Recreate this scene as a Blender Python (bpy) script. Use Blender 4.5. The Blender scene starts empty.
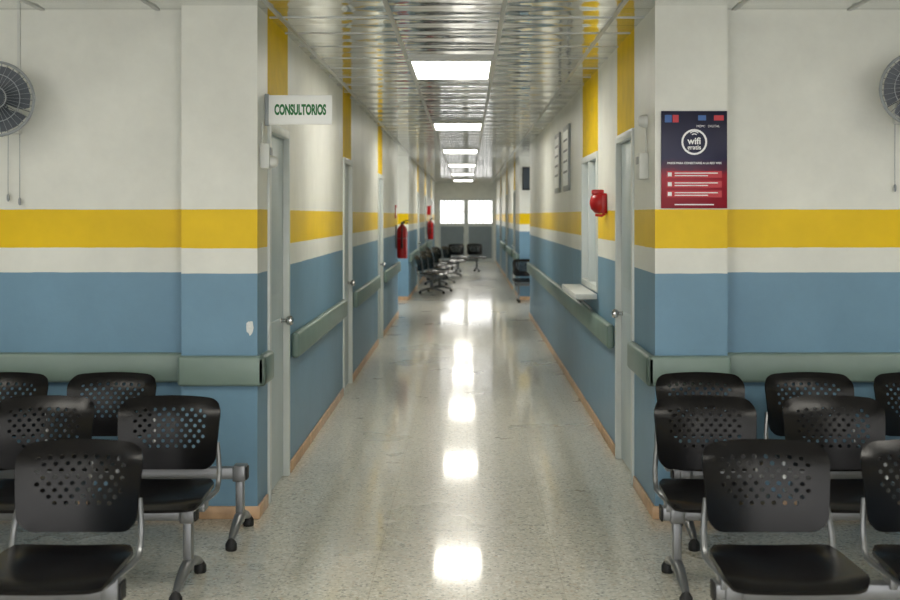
import bpy, bmesh, math, random
from mathutils import Vector, Matrix
random.seed(4)
S = bpy.context.scene
try:
    S.view_settings.view_transform = 'Standard'
    S.view_settings.look = 'None'
    S.view_settings.exposure = .2
except Exception as e:
    print(e)

# ------------------------------------------------------------ materials
def lin(c):
    return tuple(((v/255)/12.92 if v/255 <= .04045 else ((v/255+.055)/1.055)**2.4) for v in c) + (1.0,)

def mat(name, rgb, rough=.5, metal=0.0, emit=None, estr=0, spec=.5, noise=0.0, nscale=6.0, bump=0.0, bscale=60):
    m = bpy.data.materials.new(name); m.use_nodes = True
    nt = m.node_tree; p = nt.nodes['Principled BSDF']
    p.inputs['Base Color'].default_value = lin(rgb)
    p.inputs['Roughness'].default_value = rough
    p.inputs['Metallic'].default_value = metal
    p.inputs['Specular IOR Level'].default_value = spec
    if emit:
        p.inputs['Emission Color'].default_value = lin(emit)
        p.inputs['Emission Strength'].default_value = estr
    g = nt.nodes.new('ShaderNodeNewGeometry')
    if noise > 0:
        n = nt.nodes.new('ShaderNodeTexNoise'); n.inputs['Scale'].default_value = nscale
        n.inputs['Detail'].default_value = 6
        nt.links.new(g.outputs['Position'], n.inputs['Vector'])
        mr = nt.nodes.new('ShaderNodeMapRange')
        mr.inputs['From Min'].default_value = .3; mr.inputs['From Max'].default_value = .7
        mr.inputs['To Min'].default_value = 1-noise; mr.inputs['To Max'].default_value = 1+noise*.3
        nt.links.new(n.outputs['Fac'], mr.inputs['Value'])
        mx = nt.nodes.new('ShaderNodeVectorMath'); mx.operation = 'SCALE'
        mx.inputs[0].default_value = lin(rgb)[:3]
        nt.links.new(mr.outputs['Result'], mx.inputs['Scale'])
        nt.links.new(mx.outputs['Vector'], p.inputs['Base Color'])
    if bump > 0:
        n2 = nt.nodes.new('ShaderNodeTexNoise'); n2.inputs['Scale'].default_value = bscale
        nt.links.new(g.outputs['Position'], n2.inputs['Vector'])
        b = nt.nodes.new('ShaderNodeBump'); b.inputs['Strength'].default_value = bump
        b.inputs['Distance'].default_value = .002
        nt.links.new(n2.outputs['Fac'], b.inputs['Height'])
        nt.links.new(b.outputs['Normal'], p.inputs['Normal'])
    return m

WHITE = (228, 229, 222); YEL = (234, 196, 4); BLUE = (114, 150, 174)

def wall_material():
    m = bpy.data.materials.new('painted_wall_bands'); m.use_nodes = True
    nt = m.node_tree; p = nt.nodes['Principled BSDF']; N = nt.nodes.new; L = nt.links.new
    g = N('ShaderNodeNewGeometry'); s = N('ShaderNodeSeparateXYZ'); L(g.outputs['Position'], s.inputs[0])
    wob = N('ShaderNodeTexNoise'); wob.inputs['Scale'].default_value = 9; L(g.outputs['Position'], wob.inputs['Vector'])
    wm = N('ShaderNodeMath'); wm.operation = 'MULTIPLY_ADD'; wm.inputs[1].default_value = .006
    L(wob.outputs['Fac'], wm.inputs[0]); L(s.outputs['Z'], wm.inputs[2])
    d = N('ShaderNodeMath'); d.operation = 'DIVIDE'; d.inputs[1].default_value = 3.0; L(wm.outputs[0], d.inputs[0])
    cr = N('ShaderNodeValToRGB'); cr.color_ramp.interpolation = 'CONSTANT'
    e = cr.color_ramp.elements
    e[0].position = 0; e[0].color = lin(BLUE)
    e[1].position = 1.244/3; e[1].color = lin(WHITE)
    a = e.new(1.374/3); a.color = lin(YEL)
    a = e.new(1.574/3); a.color = lin(WHITE)
    L(d.outputs[0], cr.inputs['Fac'])
    n = N('ShaderNodeTexNoise'); n.inputs['Scale'].default_value = 1.7; n.inputs['Detail'].default_value = 8
    n.inputs['Roughness'].default_value = .65
    L(g.outputs['Position'], n.inputs['Vector'])
    mr = N('ShaderNodeMapRange'); mr.inputs['From Min'].default_value = .3; mr.inputs['From Max'].default_value = .7
    mr.inputs['To Min'].default_value = .86; mr.inputs['To Max'].default_value = 1.03
    L(n.outputs['Fac'], mr.inputs['Value'])
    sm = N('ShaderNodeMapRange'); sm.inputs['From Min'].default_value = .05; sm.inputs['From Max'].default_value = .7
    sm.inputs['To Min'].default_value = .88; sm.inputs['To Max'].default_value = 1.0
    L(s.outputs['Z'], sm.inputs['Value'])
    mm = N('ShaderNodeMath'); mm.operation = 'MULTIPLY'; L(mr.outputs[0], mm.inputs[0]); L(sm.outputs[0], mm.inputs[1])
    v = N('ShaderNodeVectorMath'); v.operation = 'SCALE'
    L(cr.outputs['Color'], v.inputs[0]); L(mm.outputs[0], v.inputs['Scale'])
    L(v.outputs[0], p.inputs['Base Color'])
    p.inputs['Roughness'].default_value = .42
    p.inputs['Specular IOR Level'].default_value = .28
    b = N('ShaderNodeBump'); b.inputs['Strength'].default_value = .25; b.inputs['Distance'].default_value = .004
    n3 = N('ShaderNodeTexNoise'); n3.inputs['Scale'].default_value = 25; L(g.outputs['Position'], n3.inputs['Vector'])
    L(n3.outputs['Fac'], b.inputs['Height']); L(b.outputs[0], p.inputs['Normal'])
    return m

def floor_material():
    m = bpy.data.materials.new('terrazzo_floor'); m.use_nodes = True
    nt = m.node_tree; p = nt.nodes['Principled BSDF']; N = nt.nodes.new; L = nt.links.new
    g = N('ShaderNodeNewGeometry')
    v = N('ShaderNodeTexVoronoi'); v.inputs['Scale'].default_value = 90; L(g.outputs['Position'], v.inputs['Vector'])
    sp = N('ShaderNodeSeparateColor'); L(v.outputs['Color'], sp.inputs[0])
    cr = N('ShaderNodeValToRGB'); cr.color_ramp.interpolation = 'CONSTANT'
    e = cr.color_ramp.elements
    e[0].position = 0; e[0].color = lin((140, 140, 130))
    e[1].position = .06; e[1].color = lin((182, 182, 168))
    for pos, c in ((.22, (210, 206, 192)), (.6, (216, 213, 200)), (.84, (234, 231, 222)), (.95, (196, 180, 156))):
        q = e.new(pos); q.color = lin(c)
    L(sp.outputs[0], cr.inputs['Fac'])
    big = N('ShaderNodeTexNoise'); big.inputs['Scale'].default_value = 1.3; big.inputs['Detail'].default_value = 5
    L(g.outputs['Position'], big.inputs['Vector'])
    mr = N('ShaderNodeMapRange'); mr.inputs['From Min'].default_value = .3; mr.inputs['From Max'].default_value = .7
    mr.inputs['To Min'].default_value = .88; mr.inputs['To Max'].default_value = 1.0
    L(big.outputs['Fac'], mr.inputs['Value'])
    br = N('ShaderNodeTexBrick'); br.offset = 0; br.inputs['Scale'].default_value = 1
    br.inputs['Brick Width'].default_value = .4; br.inputs['Row Height'].default_value = .4
    br.inputs['Mortar Size'].default_value = .002; br.inputs['Mortar Smooth'].default_value = 0
    br.inputs['Color1'].default_value = (1, 1, 1, 1); br.inputs['Color2'].default_value = (.95, .95, .95, 1)
    br.inputs['Mortar'].default_value = (.76, .73, .68, 1)
    L(g.outputs['Position'], br.inputs['Vector'])
    mu = N('ShaderNodeMix'); mu.data_type = 'RGBA'; mu.blend_type = 'MULTIPLY'; mu.inputs[0].default_value = 1
    L(cr.outputs['Color'], mu.inputs[6]); L(br.outputs['Color'], mu.inputs[7])
    sc = N('ShaderNodeVectorMath'); sc.operation = 'SCALE'; L(mu.outputs[2], sc.inputs[0]); L(mr.outputs[0], sc.inputs['Scale'])
    L(sc.outputs[0], p.inputs['Base Color'])
    rr = N('ShaderNodeMapRange'); rr.inputs['To Min'].default_value = .22; rr.inputs['To Max'].default_value = .36
    L(big.outputs['Fac'], rr.inputs['Value']); L(rr.outputs[0], p.inputs['Roughness'])
    p.inputs['Specular IOR Level'].default_value = .5
    p.inputs['Coat Weight'].default_value = .6
    p.inputs['Coat Roughness'].default_value = .07
    n3 = N('ShaderNodeTexNoise'); n3.inputs['Scale'].default_value = 5; n3.inputs['Detail'].default_value = 2
    L(g.outputs['Position'], n3.inputs['Vector'])
    b = N('ShaderNodeBump'); b.inputs['Strength'].default_value = .12; b.inputs['Distance'].default_value = .003
    L(n3.outputs['Fac'], b.inputs['Height']); L(b.outputs[0], p.inputs['Normal']); L(b.outputs[0], p.inputs['Coat Normal'])
    return m

def ceiling_material():
    m = bpy.data.materials.new('glossy_metal_ceiling_tile'); m.use_nodes = True
    nt = m.node_tree; p = nt.nodes['Principled BSDF']; N = nt.nodes.new; L = nt.links.new
    p.inputs['Metallic'].default_value = .85
    p.inputs['Roughness'].default_value = .08
    g = N('ShaderNodeNewGeometry')
    br = N('ShaderNodeTexBrick'); br.offset = 0; br.inputs['Scale'].default_value = 1
    mp = N('ShaderNodeVectorMath'); mp.operation = 'ADD'; mp.inputs[1].default_value = (.41, -8.75+12, 0)
    L(g.outputs['Position'], mp.inputs[0]); L(mp.outputs[0], br.inputs['Vector'])
    br.inputs['Brick Width'].default_value = .6; br.inputs['Row Height'].default_value = .3
    br.inputs['Mortar Size'].default_value = .006
    br.inputs['Color1'].default_value = lin((240, 241, 239)); br.inputs['Color2'].default_value = lin((216, 218, 216))
    br.inputs['Mortar'].default_value = lin((140, 142, 140))
    L(br.outputs['Color'], p.inputs['Base Color'])
    n = N('ShaderNodeTexNoise'); n.inputs['Scale'].default_value = 3.6; n.inputs['Detail'].default_value = 3
    L(g.outputs['Position'], n.inputs['Vector'])
    w = N('ShaderNodeTexWave'); w.bands_direction = 'Y'; w.inputs['Scale'].default_value = 1.05
    w.inputs['Distortion'].default_value = .6
    L(g.outputs['Position'], w.inputs['Vector'])
    ad = N('ShaderNodeMath'); ad.operation = 'MULTIPLY_ADD'; ad.inputs[1].default_value = .6
    L(w.outputs['Fac'], ad.inputs[0]); L(n.outputs['Fac'], ad.inputs[2])
    b = N('ShaderNodeBump'); b.inputs['Strength'].default_value = .5; b.inputs['Distance'].default_value = .011
    L(ad.outputs[0], b.inputs['Height']); L(b.outputs[0], p.inputs['Normal'])
    return m

M_WALL = wall_material(); M_FLOOR = floor_material(); M_CEIL = ceiling_material()
M_YEL = mat('yellow_paint', YEL, .6, noise=.12, spec=.1)
M_WHITE = mat('white_paint', WHITE, .4, noise=.08)
M_RAIL = mat('grey_green_handrail_vinyl', (118, 138, 130), .4, noise=.12, nscale=5)
M_BASE = mat('tan_skirting_tile', (200, 164, 128), .4, noise=.3, nscale=9)
M_DOOR = mat('grey_white_door_paint', (180, 194, 198), .35, noise=.06)
M_FRAME = mat('door_frame_paint', (206, 212, 210), .35, noise=.06)
M_BLACK = mat('black_plastic', (8, 7, 9), .27, bump=.15, bscale=200, spec=.24)
M_RUB = mat('black_rubber', (14, 14, 15), .6, noise=.1)
M_STEEL = mat('grey_enamel_steel', (118, 120, 122), .32, metal=.6, noise=.08)
M_CHROME = mat('chrome', (190, 190, 190), .18, metal=1)
M_RED = mat('red_enamel', (180, 12, 18), .3, noise=.06)
M_GREEN = mat('green_sign_ink', (10, 112, 52), .5)
M_SIGN = mat('sign_white_acrylic', (246, 248, 246), .35)
M_TBAR = mat('ceiling_tbar_white', (196, 198, 196), .4)
M_LAMP = mat('lamp_diffuser', (255, 255, 255), .5, emit=(255, 250, 238), estr=14)
M_GREY = mat('grey_plastic', (150, 156, 160), .4)
M_LGREY = mat('light_plastic', (208, 210, 206), .4)
M_DARK = mat('dark_blue_grey_plastic', (44, 54, 64), .4)
M_GREYBLUE = mat('grey_blue_metal_panel', (128, 140, 146), .4, noise=.08)
M_PANE = mat('frosted_pane', (150, 176, 192), .2, noise=.05)
M_INKW = mat('white_ink', (238, 238, 240), .5)
M_INKR = mat('red_ink', (186, 18, 40), .4)
M_INKB = mat('blue_ink', (36, 90, 160), .4)
M_PLASTER = mat('bare_plaster', (220, 224, 222), .8, noise=.1, nscale=60)

# ------------------------------------------------------------ mesh builder
class B:
    def __init__(s, *mats):
        s.bm = bmesh.new(); s.mats = list(mats)
    def mi(s, m):
        if m not in s.mats: s.mats.append(m)
        return s.mats.index(m)
    def box(s, x0, x1, y0, y1, z0, z1, m, bev=0.0, seg=2):
        i = s.mi(m)
        t = bmesh.new()
        vs = [t.verts.new(c) for c in ((x0,y0,z0),(x1,y0,z0),(x1,y1,z0),(x0,y1,z0),(x0,y0,z1),(x1,y0,z1),(x1,y1,z1),(x0,y1,z1))]
        for f in ((0,3,2,1),(4,5,6,7),(0,1,5,4),(1,2,6,5),(2,3,7,6),(3,0,4,7)):
            t.faces.new([vs[k] for k in f])
        if bev > 0:
            bmesh.ops.bevel(t, geom=t.edges[:], offset=bev, segments=seg, affect='EDGES', profile=.5)
        s._merge(t, i)
    def _merge(s, t, i):
        mp = {}
        for v in t.verts: mp[v] = s.bm.verts.new(v.co)
        for f in t.faces:
            try:
                nf = s.bm.faces.new([mp[v] for v in f.verts]); nf.material_index = i
            except ValueError: pass
        t.free()
    def tube(s, path, r, m, seg=10, closed=False, flat=1.0):
        i = s.mi(m); P = [Vector(p) for p in path]; n = len(P)
        rr = r if isinstance(r, (list, tuple)) else [r]*n
        rings = []; prevN = None
        for k in range(n):
            if closed: t = (P[(k+1) % n]-P[k-1]).normalized()
            else: t = (P[min(k+1, n-1)]-P[max(k-1, 0)]).normalized()
            if prevN is None:
                a = Vector((0, 0, 1)) if abs(t.z) < .9 else Vector((1, 0, 0))
                nn = (a-t*a.dot(t)).normalized()
            else:
                nn = (prevN-t*prevN.dot(t)).normalized()
            prevN = nn; bb = t.cross(nn)
            rings.append([s.bm.verts.new(P[k]+(nn*math.cos(2*math.pi*j/seg)*rr[k]+bb*math.sin(2*math.pi*j/seg)*rr[k]*flat)) for j in range(seg)])
        for k in range(n if closed else n-1):
            A, C = rings[k], rings[(k+1) % n]
            for j in range(seg):
                f = s.bm.faces.new((A[j], A[(j+1) % seg], C[(j+1) % seg], C[j])); f.material_index = i
        if not closed:
            f = s.bm.faces.new(list(reversed(rings[0]))); f.material_index = i
            f = s.bm.faces.new(rings[-1]); f.material_index = i
    def lathe(s, prof, m, origin=(0, 0, 0), axis='Z', seg=24):
        i = s.mi(m); O = Vector(origin); rings = []
        for r, h in prof:
            ring = []
            for j in range(seg):
                a = 2*math.pi*j/seg; c, d = r*math.cos(a), r*math.sin(a)
                if axis == 'Z': v = Vector((c, d, h))
                elif axis == 'Y': v = Vector((c, h, d))
                else: v = Vector((h, c, d))
                ring.append(s.bm.verts.new(O+v))
            rings.append(ring)
        for k in range(len(rings)-1):
            A, C = rings[k], rings[k+1]
            for j in range(seg):
                f = s.bm.faces.new((A[j], A[(j+1) % seg], C[(j+1) % seg], C[j])); f.material_index = i
        for rg in (rings[0], rings[-1]):
            f = s.bm.faces.new(rg); f.material_index = i
    def poly(s, pts, m, thick=None):
        i = s.mi(m)
        f = s.bm.faces.new([s.bm.verts.new(p) for p in pts]); f.material_index = i
    def data(s, name, angle=38):
        bmesh.ops.recalc_face_normals(s.bm, faces=s.bm.faces[:])
        for f in s.bm.faces: f.smooth = True
        for e in s.bm.edges:
            if len(e.link_faces) == 2:
                if e.calc_face_angle(0) > math.radians(angle): e.smooth = False
        me = bpy.data.meshes.new(name); s.bm.to_mesh(me); s.bm.free()
        for m in s.mats: me.materials.append(m)
        return me
    def obj(s, name, parent=None, loc=(0, 0, 0), rot=(0, 0, 0)):
        return place(name, s.data(name), parent, loc, rot)

def place(name, me, parent=None, loc=(0, 0, 0), rot=(0, 0, 0)):
    o = bpy.data.objects.new(name, me); S.collection.objects.link(o)
    o.location = loc; o.rotation_euler = rot
    if parent: o.parent = parent
    return o

def empty(name, loc=(0, 0, 0), rot=(0, 0, 0)):
    o = bpy.data.objects.new(name, None); S.collection.objects.link(o)
    o.empty_display_size = .1; o.location = loc; o.rotation_euler = rot
    return o

def text(name, body, size, m, parent, loc, rot=(math.pi/2, 0, 0), ext=.0006, sx=1.0, bold=0.0):
    c = bpy.data.curves.new(name, 'FONT'); c.body = body; c.size = size
    c.align_x = 'CENTER'; c.align_y = 'CENTER'; c.extrude = ext; c.offset = bold
    c.materials.append(m)
    o = bpy.data.objects.new(name, c); S.collection.objects.link(o)
    o.location = loc; o.rotation_euler = rot; o.scale = (sx, 1, 1); o.parent = parent
    return o

XL, XR, CH = -1.07, 0.96, 2.62
YF = 42.3
T = .18
# ------------------------------------------------------------ shell
b = B(); b.box(-5, 5, -4, YF+.2, -.12, 0, M_FLOOR); b.obj('floor')
b = B(); b.box(-5, 5, -4, YF+.2, CH, CH+.1, M_CEIL); b.obj('ceiling')

DL = [(6.88, 7.66, 2.2), (11.05, 11.85, 2.07), (15.4, 16.2, 2.07), (27.6, 28.4, 2.07), (32.5, 33.3, 2.07), (38, 38.8, 2.07)]
DR = [(7.36, 8.2, 2.07), (25.5, 26.3, 2.07), (30.5, 31.3, 2.07), (36, 36.8, 2.07)]
DH = 2.05

def corridor_wall(name, side, spans, doors, win=None):
    b = B(M_WALL, M_YEL, M_WHITE)
    x0, x1 = (XL-T, XL) if side < 0 else (XR, XR+T)
    for (a, c) in spans:
        cuts = [d for d in doors if a <= d[0] < c]
        if win and a <= win[0] < c: cuts.append((win[0], win[1], None))
        cuts.sort(key=lambda d: d[0])
        p = a
        for d in cuts:
            if d[0] > p: b.box(x0, x1, p, d[0], 0, CH, M_WALL)
            if d[2] is None:
                b.box(x0, x1, d[0], d[1], 0, .98, M_WALL)
                b.box(x0, x1, d[0], d[1], 2.02, CH, M_YEL)
            else:
                if d[2] > DH+.05:
                    b.box(x0, x1, d[0], d[1], DH, d[2], M_WHITE)
                b.box(x0, x1, d[0], d[1], d[2] if d[2] > DH+.05 else DH, CH, M_YEL)
            p = d[1]
        if p < c: b.box(x0, x1, p, c, 0, CH, M_WALL)
    return b.obj(name)

WIN = (9.4, 10.65)
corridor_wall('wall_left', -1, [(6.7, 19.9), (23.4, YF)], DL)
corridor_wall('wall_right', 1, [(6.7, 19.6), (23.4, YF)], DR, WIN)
b = B(M_WALL)
b.box(-4.6, XL-T, 6.7, 6.88, 0, CH, M_WALL); b.box(-1.458, XL, 6.55, 6.7, 0, CH, M_WALL)
b.obj('wall_lobby_left')
b = B(M_WALL)
b.box(XR+T, 4.6, 6.7, 6.88, 0, CH, M_WALL); b.box(XR, 1.33, 6.55, 6.7, 0, CH, M_WALL)
b.obj('wall_lobby_right')
b = B(M_WALL); b.box(-4.78, -4.6, -4, 6.88, 0, CH, M_WALL); b.obj('wall_side_left')
b = B(M_WALL); b.box(4.6, 4.78, -4, 6.88, 0, CH, M_WALL); b.obj('wall_side_right')
b = B(M_WALL)
b.box(-5, XL-T, 19.72, 19.9, 0, CH, M_WALL); b.box(-5, XL-T, 23.4, 23.58, 0, CH, M_WALL)
b.obj('wall_passage_left')
b = B(M_WALL)
b.box(XR+T, 5, 19.42, 19.6, 0, CH, M_WALL); b.box(XR+T, 5, 23.4, 23.58, 0, CH, M_WALL)
b.obj('wall_passage_right')
b = B(M_WHITE)
b.box(-1.25, -.93, YF, YF+.18, 0, CH, M_WHITE); b.box(.88, 1.14, YF, YF+.18, 0, CH, M_WHITE)
b.box(-.93, .88, YF, YF+.18, 2.08, CH, M_WHITE)
b.obj('wall_far')
b = B()
for (a, c) in ((-.93, -.05), (-.01, .88)):
    b.box(a, a+.06, YF+.02, YF+.08, 0, 2.08, M_FRAME, .004); b.box(c-.06, c, YF+.02, YF+.08, 0, 2.08, M_FRAME, .004)
    b.box(a+.06, c-.06, YF+.02, YF+.08, 2.02, 2.08, M_FRAME); b.box(a+.06, c-.06, YF+.02, YF+.08, 1.18, 1.28, M_FRAME)
    b.box(a+.06, c-.06, YF+.03, YF+.07, .12, 1.18, M_GREYBLUE); b.box(a+.06, c-.06, YF+.02, YF+.08, 0, .12, M_FRAME)
    k = a+.06
    while k < c-.1:
        k += .12; b.box(k-.014, k+.014, YF+.045, YF+.065, 1.28, 2.02, M_DARK)
    for z in (1.65,): b.box(a+.06, c-.06, YF+.043, YF+.067, z-.014, z+.014, M_DARK)
b.box(-.05, -.01, YF+.02, YF+.08, 0, 2.08, M_FRAME)
b.tube([(-.1, YF, .95), (-.1, YF-.04, .97), (-.1, YF-.04, 1.1), (-.1, YF, 1.12)], .01, M_CHROME)
b.obj('door_far')

def skirting(name, segs):
    b = B()
    for s in segs: b.box(*s, M_BASE, .004)
    b.obj(name)
def runs(spans, doors):
    out = []
    for a, c in spans:
        p = a
        for d in sorted(doors):
            if a <= d[0] < c:
                out.append((p, d[0]-.05)); p = d[1]+.05
        out.append((p, c))
    return [r for r in out if r[1] > r[0]+.02]
skirting('baseboard_left', [(XL, XL+.014, a, c, 0, .065) for a, c in runs([(6.55, 19.9), (23.4, YF)], DL)])
skirting('baseboard_right', [(XR-.014, XR, a, c, 0, .065) for a, c in runs([(6.55, 19.6), (23.4, YF)], DR)])
skirting('baseboard_lobby', [(-4.6, -1.458, 6.686, 6.7, 0, .065), (-1.47, XL+.014, 6.536, 6.55, 0, .065),
                             (1.33, 4.6, 6.686, 6.7, 0, .065), (XR-.014, 1.342, 6.536, 6.55, 0, .065)])
skirting('baseboard_passage', [(-5, XL, 23.386, 23.4, 0, .065), (XR, 5, 23.386, 23.4, 0, .065)])

def rail_prof(b, ax, p, a, c, sgn, z0=.68, z1=.834, dep=.05):
    if ax == 'y':
        x0, x1 = sorted((p, p+sgn*dep)); b.box(x0, x1, a, c, z0, z1, M_RAIL, .018, 3)
    else:
        y0, y1 = sorted((p, p+sgn*dep)); b.box(a, c, y0, y1, z0, z1, M_RAIL, .018, 3)
b = B()
for a, c in ((7.8, 10.95), (12.0, 15.2), (16.4, 19.8), (23.5, 27.4), (28.6, 32.3), (33.5, 37.8)): rail_prof(b, 'y', XL, a, c, 1)
rail_prof(b, 'y', XL, 6.5, 6.8, 1)
b.obj('trim_handrail_left')
b = B()
for a, c in ((8.35, 19.5), (23.5, 25.3), (26.5, 30.3), (31.5, 35.8)): rail_prof(b, 'y', XR, a, c, -1)
rail_prof(b, 'y', XR, 6.5, 7.3, -1)
b.obj('trim_handrail_right')
b = B()
rail_prof(b, 'x', 6.55, -1.47, XL+.05, -1); rail_prof(b, 'x', 6.7, -4.6, -1.458, -1)
b.obj('trim_handrail_lobby_left')
b = B()
rail_prof(b, 'x', 6.55, XR-.05, 1.34, -1); rail_prof(b, 'x', 6.7, 1.33, 4.6, -1)
b.obj('trim_handrail_lobby_right')

n = 0
for side, doors in ((-1, DL), (1, DR)):
    for d in doors:
        n += 1
        b = B(); X = XL if side < 0 else XR
        def bx(o0, o1, y0, y1, z0, z1, m, bev=0):
            xs = sorted((X-side*o0, X-side*o1)); b.box(xs[0], xs[1], y0, y1, z0, z1, m, bev)
        a, c = d[0], d[1]
        bx(-.12, .015, a, a+.05, 0, DH, M_FRAME, .004); bx(-.12, .015, c-.05, c, 0, DH, M_FRAME, .004)
        bx(-.12, .015, a+.05, c-.05, DH-.05, DH, M_FRAME, .004)
        bx(-.06, -.02, a+.05, c-.05, .01, DH-.05, M_DOOR, .003)
        bx(-.025, -.016, a+.17, c-.17, .2, .95, M_DOOR, .004); bx(-.025, -.016, a+.17, c-.17, 1.1, 1.85, M_DOOR, .004)
        ky = c-.12
        b.lathe([(.028, 0), (.03, .006), (.012, .012), (.012, .035), (.026, .045), (.03, .06), (.024, .075), (.004, .08)] if side < 0 else
                [(.028, 0), (.03, -.006), (.012, -.012), (.012, -.035), (.026, -.045), (.03, -.06), (.024, -.075), (.004, -.08)],
                M_CHROME, (X+side*.03, ky, .93), 'X', 18)
        b.obj('door_%d' % n)

b = B()
y0, y1 = WIN
for (a, c, z0, z1) in ((y0, y0+.05, .98, 2.02), (y1-.05, y1, .98, 2.02), (y0+.05, y1-.05, 1.97, 2.02), (y0+.05, y1-.05, .98, 1.03), ((y0+y1)/2-.02, (y0+y1)/2+.02, 1.03, 1.97)):
    b.box(XR-.012, XR+.1, a, c, z0, z1, M_FRAME, .004)
b.box(XR+.06, XR+.07, y0+.05, y1-.05, 1.03, 1.97, M_PANE)
b.obj('window_1')
b = B(); b.box(XR-.17, XR-.012, y0-.05, y1+.05, .935, .975, M_LGREY, .006)
for yy in (y0+.15, y1-.15):
    b.tube([(XR-.003, yy, .78), (XR-.04, yy, .86), (XR-.13, yy, .937)], .009, M_STEEL)
b.obj('counter_shelf')

# ------------------------------------------------------------ ceiling grid + lamps
LY = [2.75, 8.75, 14.75, 20.75, 26.75, 32.75, 38.75]
b = B()
for gx in [-.41+.6*i for i in range(-7, 9)]:
    inside = XL < gx < XR
    b.box(gx-.012, gx+.012, -4, YF if inside else 6.68, CH-.006, CH, M_TBAR)
yy = -3.85
while yy < YF:
    if yy < 6.6: b.box(-4.6, 4.6, yy-.01, yy+.01, CH-.005, CH, M_TBAR)
    else: b.box(XL, XR, yy-.01, yy+.01, CH-.005, CH, M_TBAR)
    yy += .6
b.obj('trim_ceiling_grid')
def lamp(x0, y0):
    b = B()
    x1, y1 = x0+.6, y0+1.2
    b.box(x0+.03, x1-.03, y0+.03, y1-.03, CH-.012, CH-.006, M_LAMP)
    for q in ((x0, x0+.03, y0, y1), (x1-.03, x1, y0, y1), (x0+.03, x1-.03, y0, y0+.03), (x0+.03, x1-.03, y1-.03, y1)):
        b.box(q[0], q[1], q[2], q[3], CH-.02, CH, M_TBAR)
    b.obj('ceiling_light_panel')
for y in LY: lamp(-.41, y)
for x in (-3.41, 2.59):
    for y in (-1.0, 3.35): lamp(x, y)
lamp(-.41, -2.65)

# ------------------------------------------------------------ tandem chairs
def rr_boundary(u, v, hw, hh, rad):
    x, y = u*hw, v*hh
    cx, cy = hw-rad, hh-rad
    if abs(x) > cx and abs(y) > cy:
        dx, dy = abs(x)-cx, abs(y)-cy
        L = math.hypot(dx, dy); mxd = max(dx, dy)
        s = mxd/L if L > 0 else 1
        dx *= s; dy *= s
        return math.copysign(cx+dx, x), math.copysign(cy+dy, y)
    return x, y

def rmap(u, v, hw, hh, rad):
    mm = max(abs(u), abs(v))
    if mm < 1e-6: return 0, 0
    bx, by = rr_boundary(u/mm, v/mm, hw, hh, rad)
    w = mm**3
    return (1-w)*u*hw+w*mm*bx, (1-w)*v*hh+w*mm*by

def back_mesh():
    bm = bmesh.new(); NX, NY = 22, 14
    hw, hh = .226, .146
    def P(i, j):
        u, v = 2*i/NX-1, 2*j/NY-1
        x, z = rmap(u, v, hw, hh, .06)
        x *= 1-.09*(1-(v+1)/2)
        z += .012*(1-u*u)*(v+1)/2 - .008*(1-u*u)*(1-v)/2
        t = (v+1)/2
        y = -.045*(x/hw)**2 + .02+.06*t + .018*max(0, t-.75)**2*16 - .012*math.sin(t*math.pi)
        return Vector((x, y, .599+z))
    V = {}
    def gv(i, j):
        if (i, j) not in V: V[(i, j)] = bm.verts.new(P(i, j))
        return V[(i, j)]
    for i in range(NX):
        for j in range(NY):
            c = [gv(i, j), gv(i+1, j), gv(i+1, j+1), gv(i, j+1)]
            ins = 3.5+max(0, 6-j)*.8
            hole = 4 <= j <= 11 and (i+j) % 2 == 0 and ins <= i+.5 <= NX-ins
            if not hole:
                bm.faces.new(c)
            else:
                h = []
                for k in range(8):
                    a = math.radians(-135+45*k)
                    h.append(bm.verts.new(P(i+.5+.46*math.cos(a), j+.5+.36*math.sin(a))))
                for k in range(4):
                    bm.faces.new((c[k], c[(k+1) % 4], h[(2*k+2) % 8], h[2*k+1], h[2*k]))
    bmesh.ops.recalc_face_normals(bm, faces=bm.faces[:])
    bmesh.ops.solidify(bm, geom=bm.faces[:], thickness=.006)
    b = B(M_BLACK); b.bm.free(); b.bm = bm
    return b.data('chair_backrest', 50)

def seat_mesh():
    bm = bmesh.new(); NX, NY = 18, 16
    hw, hd = .232, .215
    V = {}
    for i in range(NX+1):
        for j in range(NY+1):
            u, v = 2*i/NX-1, 2*j/NY-1
            x, y = rmap(u, v, hw, hd, .075)
            t = (v+1)/2
            x *= 1-.06*t
            z = .405 - .016*(1-u*u)*math.sin(math.pi*min(1, t*1.05)) + .010*max(0, (t-.8)/.2)**2 - .026*max(0, (.22-t)/.22)**2 + .006*u*u
            V[(i, j)] = bm.verts.new((x, -.25+y, z))
    for i in range(NX):
        for j in range(NY):
            bm.faces.new((V[(i, j)], V[(i+1, j)], V[(i+1, j+1)], V[(i, j+1)]))
    bmesh.ops.recalc_face_normals(bm, faces=bm.faces[:])
    bmesh.ops.solidify(bm, geom=bm.faces[:], thickness=.014)
    b = B(M_BLACK); b.bm.free(); b.bm = bm
    return b.data('chair_seat', 50)

def bracket_mesh():
    b = B(M_STEEL)
    for s in (-1, 1):
        x = s*.222
        pts = [(s*.19, -.40, .366), (s*.2, -.25, .362), (s*.212, -.10, .362), (x, -.045, .372), (x, -.015, .40), (x, .000, .45), (x*.975, .014, .50), (x*.93, .034, .56)]
        b.tube(pts, .0115, M_STEEL, 8)
        b.box(s*.2-.012, s*.2+.012, -.262, -.178, .325, .366, M_STEEL, .003)
    b.box(-.2, .2, -.125, -.1, .355, .372, M_STEEL, .003)
    b.box(-.19, .19, -.37, -.345, .355, .372, M_STEEL, .003)
    return b.data('chair_bracket')

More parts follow.
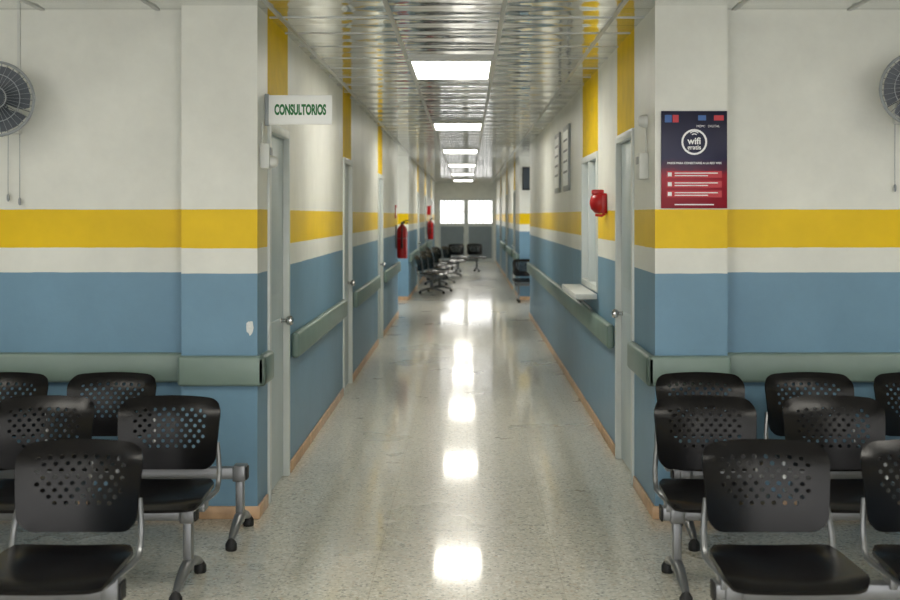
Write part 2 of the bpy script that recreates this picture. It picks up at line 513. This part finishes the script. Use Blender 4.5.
def leg_mesh():
    b = B(M_STEEL)
    yc = -.22
    b.box(-.018, .018, yc-.03, yc+.03, .07, .345, M_STEEL, .006)
    b.box(-.03, .03, yc-.042, yc+.042, .275, .352, M_STEEL, .006)
    b.tube([(0, yc-.24, .047), (0, yc-.17, .07), (0, yc-.07, .098), (0, yc, .105), (0, yc+.07, .098), (0, yc+.17, .07), (0, yc+.24, .047)],
           [.014, .02, .024, .026, .024, .02, .014], M_STEEL, 10)
    for s in (-1, 1):
        b.lathe([(.024, 0), (.027, .006), (.027, .03), (.018, .045), (.012, .055)], M_RUB, (0, yc+s*.235, 0), 'Z', 16)
    return b.data('chair_leg')

ME_BACK, ME_SEAT, ME_BRK, ME_LEG = back_mesh(), seat_mesh(), bracket_mesh(), leg_mesh()

def bench(loc, rotz, seats, legs):
    e = empty('waiting_chair_bench', loc, (0, 0, rotz))
    for i, x in enumerate(seats):
        place('backrest_%d' % (i+1), ME_BACK, e, (x, 0, 0)); place('seat_%d' % (i+1), ME_SEAT, e, (x, 0, 0))
        place('seat_bracket_%d' % (i+1), ME_BRK, e, (x, 0, 0))
    for i, x in enumerate(legs): place('leg_%d' % (i+1), ME_LEG, e, (x, 0, 0))
    lo, hi = min(seats+legs)-.06, max(seats+legs)+.03
    if min(seats) < min(legs): lo = min(seats)-.2
    if max(seats) > max(legs): hi = max(seats)+.2
    b = B(); b.box(lo, hi, -.25, -.19, .285, .34, M_STEEL, .006)
    b.box(lo-.008, lo, -.252, -.188, .283, .342, M_RUB, .002); b.box(hi, hi+.008, -.252, -.188, .283, .342, M_RUB, .002)
    b.obj('beam', e)
    return e

bench((0, 4.45, 0), 0, [-1.352, -1.90, -2.45], [-1.17, -2.35])
bench((0, 5.55, 0), 0, [-1.294, -1.84, -2.385], [-1.157, -2.5])
bench((0, 6.385, 0), 0, [-1.775, -2.315, -2.86], [-1.09, -2.6])
bench((0, 4.45, 0), 0, [1.042, 1.595, 2.15], [.875, 2.27])
bench((0, 5.55, 0), 0, [1.035, 1.593, 2.15], [.87, 2.3])
bench((0, 6.385, 0), 0, [1.165, 1.71, 2.255], [1.05, 2.4])
D = math.radians
bench((-.84, 25.7, 0), D(80), [-.56, 0, .56], [-.4, .4])
bench((-.82, 28.9, 0), D(78), [-.56, 0, .56], [-.4, .4])
bench((-.74, 32.0, 0), D(66), [-.56, 0, .56], [-.4, .4])
bench((0, 35.4, 0), D(14), [-.3, .22], [-.3, .22])
bench((0, 23.1, 0), 0, [1.04, 1.6, 2.16], [.92, 2.2])

# ------------------------------------------------------------ wall fans
def wall_fan(loc, rz, wall_y):
    e = empty('wall_fan', loc, (0, 0, 0))
    b = B()
    RR = .185
    def ring(r, y, w):
        b.tube([(r*math.cos(a*math.pi/18), y, r*math.sin(a*math.pi/18)) for a in range(36)], w, M_GREY, 6, True)
    ring(RR, 0, .007); ring(RR-.004, -.02, .003); ring(.055, -.075, .003); ring(.12, -.058, .002); ring(.12, .055, .002); ring(.06, .075, .003)
    for k in range(36):
        a = k*math.pi/18; c, s = math.cos(a), math.sin(a)
        b.tube([(RR*c, 0, RR*s), ((RR-.008)*c, -.03, (RR-.008)*s), (.12*c, -.058, .12*s), (.045*c, -.077, .045*s)], .0009, M_GREY, 5)
        b.tube([(RR*c, 0, RR*s), ((RR-.008)*c, .03, (RR-.008)*s), (.12*c, .055, .12*s), (.05*c, .077, .05*s)], .0016, M_DARK, 5)
    b.lathe([(.004, -.085), (.03, -.083), (.046, -.078), (.046, -.072), (.01, -.07)], M_DARK, (0, 0, 0), 'Y')
    b.obj('cage', e, rot=(0, 0, rz))
    b = B()
    b.lathe([(.005, -.035), (.025, -.032), (.032, -.015), (.032, .02), (.01, .03)], M_DARK, (0, 0, 0), 'Y')
    i = b.mi(M_DARK)
    for k in range(3):
        a0 = k*2*math.pi/3+.4; G = []
        for q in range(8):
            t = q/7; r = .025+.145*t; row = []
            for w in range(6):
                s = w/5-.5; da = s*(1.6+.35*math.sin(t*math.pi*.8))
                y = s*.045*(1-.3*t)
                row.append(b.bm.verts.new((r*math.cos(a0+da+.25*t), y, r*math.sin(a0+da+.25*t))))
            G.append(row)
        for q in range(7):
            for w in range(5):
                f = b.bm.faces.new((G[q][w], G[q+1][w], G[q+1][w+1], G[q][w+1])); f.material_index = i
    b.obj('blades', e, rot=(0, 0, rz))
    b = B()
    b.lathe([(.045, .07), (.055, .08), (.055, .13), (.04, .155), (.01, .16)], M_DARK, (0, 0, 0), 'Y')
    b.obj('motor', e, rot=(0, 0, rz))
    b = B(); wy = wall_y-loc[1]
    b.box(-.035, .035, wy-.04, wy-.001, -.16, -.02, M_LGREY, .01)
    b.tube([(0, wy-.03, -.11), (0, wy-.1, -.1), (0, wy-.13, -.06), (0, min(.12, wy-.15), -.02)], .016, M_DARK)
    b.obj('bracket', e)
    b = B()
    b.tube([(.03, wy-.03, -.1), (.03, wy-.03, -.4), (.03, wy-.03, -.5)], .002, M_GREY, 6)
    b.lathe([(.003, .02), (.008, .012), (.008, -.01), (.003, -.02)], M_GREY, (.03, wy-.03, -.51), 'Z', 10)
    b.tube([(-.03, wy-.03, -.1), (-.031, wy-.03, -.42), (-.03, wy-.03, -.48)], .002, M_GREY, 6)
    b.lathe([(.003, .02), (.008, .012), (.008, -.01), (.003, -.02)], M_GREY, (-.03, wy-.03, -.49), 'Z', 10)
    b.obj('pull_cords', e)
wall_fan((-2.355, 6.40, 2.13), .3, 6.7)
wall_fan((2.255, 6.40, 2.18), -.25, 6.7)
b = B(); b.box(-2.345, -2.33, 6.688, 6.7, 2.05, CH, M_LGREY, .002); b.obj('cable_conduit')
b = B(); b.box(2.36, 2.375, 6.688, 6.7, 1.6, CH, M_LGREY, .002); b.obj('cable_conduit')

# ------------------------------------------------------------ hanging sign
e = empty('consulting_rooms_sign', (-.905, 6.8, 2.107))
b = B(); b.box(-.165, .19, -.006, .006, -.078, .078, M_SIGN, .003)
b.obj('board', e)
b = B(); b.box(-.165, -.145, -.014, .014, -.085, .085, M_GREY, .003)
b.obj('wall_bracket', e)
text('lettering', 'CONSULTORIOS', .074, M_GREEN, e, (.022, -.0075, -.002), sx=.49, bold=.0034)

def poster_material():
    m = bpy.data.materials.new('poster_print'); m.use_nodes = True
    nt = m.node_tree; p = nt.nodes['Principled BSDF']; N = nt.nodes.new; L = nt.links.new
    tc = N('ShaderNodeTexCoord'); s = N('ShaderNodeSeparateXYZ'); L(tc.outputs['Object'], s.inputs[0])
    n = N('ShaderNodeTexNoise'); n.inputs['Scale'].default_value = 14; L(tc.outputs['Object'], n.inputs['Vector'])
    ad = N('ShaderNodeMath'); ad.operation = 'MULTIPLY_ADD'; ad.inputs[1].default_value = .05; L(n.outputs['Fac'], ad.inputs[0]); L(s.outputs['Z'], ad.inputs[2])
    mr = N('ShaderNodeMapRange'); mr.inputs['From Min'].default_value = -.25; mr.inputs['From Max'].default_value = .25; L(ad.outputs[0], mr.inputs['Value'])
    cr = N('ShaderNodeValToRGB'); e = cr.color_ramp.elements
    e[0].position = 0; e[0].color = lin((130, 14, 36)); e[1].position = 1; e[1].color = lin((12, 12, 46))
    for pos, c in ((.38, (156, 16, 40)), (.46, (76, 16, 54)), (.56, (14, 14, 60))):
        q = e.new(pos); q.color = lin(c)
    L(mr.outputs[0], cr.inputs['Fac']); L(cr.outputs['Color'], p.inputs['Base Color'])
    p.inputs['Roughness'].default_value = .35
    p.inputs['Specular IOR Level'].default_value = .3
    return m
M_POST = poster_material()
e = empty('wifi_poster', (1.158, 6.544, 1.832))
b = B(); b.box(-.168, .168, -.006, .006, -.248, .248, M_POST, .001); b.obj('board', e)
b = B()
y = -.0072
def ring2(cx, cz, r0, r1, m, a0=0, a1=360, st=24):
    for k in range(st):
        p0 = math.radians(a0+(a1-a0)*k/st); p1 = math.radians(a0+(a1-a0)*(k+1)/st)
        b.poly([(cx+r0*math.cos(p0), y, cz+r0*math.sin(p0)), (cx+r1*math.cos(p0), y, cz+r1*math.sin(p0)),
                (cx+r1*math.cos(p1), y, cz+r1*math.sin(p1)), (cx+r0*math.cos(p1), y, cz+r0*math.sin(p1))], m)
ring2(0, .09, .056, .066, M_INKW)
ring2(0, .115, .014, .019, M_INKW, 45, 135, 8); ring2(0, .115, .026, .031, M_INKW, 45, 135, 8)
b.box(-.15, -.115, y, y+.001, .19, .228, M_INKB); b.box(-.11, -.08, y, y+.001, .19, .228, M_INKR)
b.box(.02, .06, y, y+.001, .2, .226, M_INKB); b.box(.1, .15, y, y+.001, .2, .226, M_INKR)
for k in range(3):
    z = -.075-.05*k
    b.box(-.14, .14, y, y+.001, z-.017, z+.017, M_INKR)
    b.box(-.135, -.115, y-.001, y, z-.01, z+.01, M_INKW)
    b.box(-.1, .12, y-.001, y, z+.004, z+.009, M_INKW); b.box(-.1, .07, y-.001, y, z-.009, z-.004, M_INKW)
b.box(-.1, .1, y, y+.001, -.232, -.226, M_INKW)
b.obj('printed_graphics', e)
text('title_text', 'wifi', .048, M_INKW, e, (0, -.0078, .094), ext=.0004, bold=.0012)
text('subtitle_text', 'gratis', .032, M_INKW, e, (0, -.0078, .062), ext=.0004, bold=.0006)
text('ministry_text', 'MOPC   DIGITAL', .016, M_INKW, e, (.07, -.0078, .17), ext=.0004)
text('headline_text', 'PASOS PARA CONECTARSE A LA RED WIFI', .0145, M_INKW, e, (0, -.0078, -.018), ext=.0003, bold=.0004)

# ------------------------------------------------------------ fittings on pillars
b = B()
b.box(XL, XL+.05, 6.62, 6.72, 1.79, 1.92, M_LGREY, .006); b.box(XL+.05, XL+.056, 6.64, 6.70, 1.86, 1.90, M_GREY, .002)
b.lathe([(.03, 0), (.03, .02), (.02, .035), (.005, .04)], M_LGREY, (XL+.05, 6.67, 1.825), 'X', 16)
b.tube([(XL+.006, 6.67, 1.92), (XL+.006, 6.67, 2.03)], .005, M_LGREY, 8)
b.obj('emergency_light')
b = B()
b.box(XR-.05, XR, 6.78, 6.9, 1.74, 1.88, M_LGREY, .006)
b.box(XR-.056, XR-.05, 6.8, 6.88, 1.82, 1.86, M_GREY, .002)
b.tube([(XR-.006, 6.84, 1.88), (XR-.006, 6.84, 2.03)], .005, M_LGREY, 8)
b.lathe([(.035, 0), (.035, -.02), (.024, -.045), (.006, -.05)], M_LGREY, (XR, 6.84, 2.05), 'X', 16)
b.obj('emergency_light')
b = B()
b.box(XR-.045, XR, 8.78, 8.9, 1.56, 1.70, M_RED, .01)
b.lathe([(.075, 0), (.078, -.015), (.07, -.045), (.045, -.07), (.012, -.08)], M_RED, (XR-.035, 8.84, 1.635), 'X', 24)
b.box(XR-.1, XR-.02, 8.80, 8.88, 1.69, 1.725, M_RED, .008)
b.tube([(XR-.02, 8.76, 1.56), (XR-.04, 8.76, 1.545), (XR-.08, 8.78, 1.55)], .01, M_RED, 8)
b.obj('fire_alarm_bell')
b = B()
pts = []
for k in range(14):
    a = 2*math.pi*k/14; r = .6+.5*random.random()
    pts.append((-1.105+.022*r*math.cos(a), 6.5488, .975+.05*r*math.sin(a)))
b.poly(pts, M_PLASTER); b.obj('paint_chip')
for (a, c) in ((11.9, 12.55), (13.1, 13.75)):
    b = B()
    b.box(XR-.02, XR, a, c, 1.78, 2.4, M_GREY, .004); b.box(XR-.024, XR-.019, a+.05, c-.05, 1.83, 2.35, M_SIGN)
    for z in (1.95, 2.05, 2.15, 2.25): b.box(XR-.0255, XR-.0235, a+.1, c-.1, z, z+.02, M_DARK)
    b.obj('framed_notice')
b = B()
b.box(1.0, 1.5, 23.2, 23.25, 2.0, 2.42, M_RUB, .008); b.box(1.02, 1.48, 23.195, 23.2, 2.03, 2.4, M_DARK)
b.box(1.2, 1.3, 23.25, 23.4, 2.15, 2.28, M_RUB, .004)
b.obj('wall_television')

# ------------------------------------------------------------ fire extinguishers
def extinguisher(x, y):
    b = B()
    b.lathe([(.02, .0), (.07, .002), (.078, .012), (.08, .04), (.08, .40), (.075, .44), (.055, .475), (.03, .495), (.024, .52), (.01, .521)], M_RED, (0, 0, 0), 'Z', 24)
    b.lathe([(.022, .51), (.026, .515), (.026, .545), (.012, .55)], M_CHROME, (0, 0, 0), 'Z', 14)
    b.tube([(0, 0, .54), (.05, -.03, .565), (.1, -.06, .57)], .009, M_RUB, 8); b.tube([(0, 0, .54), (.045, -.03, .535), (.09, -.055, .525)], .008, M_RUB, 8)
    b.tube([(0, 0, .53), (.0, -.07, .53), (.0, -.105, .46), (.0, -.105, .3), (.0, -.1, .15)], [.01, .01, .01, .01, .018], M_RUB, 8)
    b.tube([(.082*math.cos(a*math.pi/12), .082*math.sin(a*math.pi/12), .3) for a in range(24)], .004, M_STEEL, 6, True)
    b.box(-.1, -.078, -.03, .03, .15, .5, M_STEEL, .003)
    b.obj('fire_extinguisher', None, (x, y, .9))
extinguisher(XL+.101, 19.2)
extinguisher(XL+.101, 34.0)
b = B(); b.box(XL, XL+.012, 19.05, 19.35, 1.5, 1.7, M_RED, .002); b.box(XL+.012, XL+.014, 19.1, 19.3, 1.55, 1.65, M_SIGN); b.obj('extinguisher_sign')
b = B(); b.box(XL, XL+.1, 34.4, 34.55, 1.55, 1.8, M_RED, .01); b.obj('fire_alarm_box')

# ------------------------------------------------------------ world + camera
w = bpy.data.worlds.new('daylight'); S.world = w; w.use_nodes = True
bg = w.node_tree.nodes['Background']; bg.inputs['Color'].default_value = (1, .985, .965, 1); bg.inputs['Strength'].default_value = 3.2

cd = bpy.data.cameras.new('camera'); co = bpy.data.objects.new('camera', cd); S.collection.objects.link(co)
co.location = (0, 0, 1.55); co.rotation_euler = (math.pi/2, 0, 0)
cd.sensor_width = 36; cd.lens = 1283/900*36
cd.shift_x = -17/900; cd.shift_y = -85/900
cd.clip_end = 200
cd.dof.use_dof = True; cd.dof.focus_distance = 7.0; cd.dof.aperture_fstop = 3.5
S.camera = co
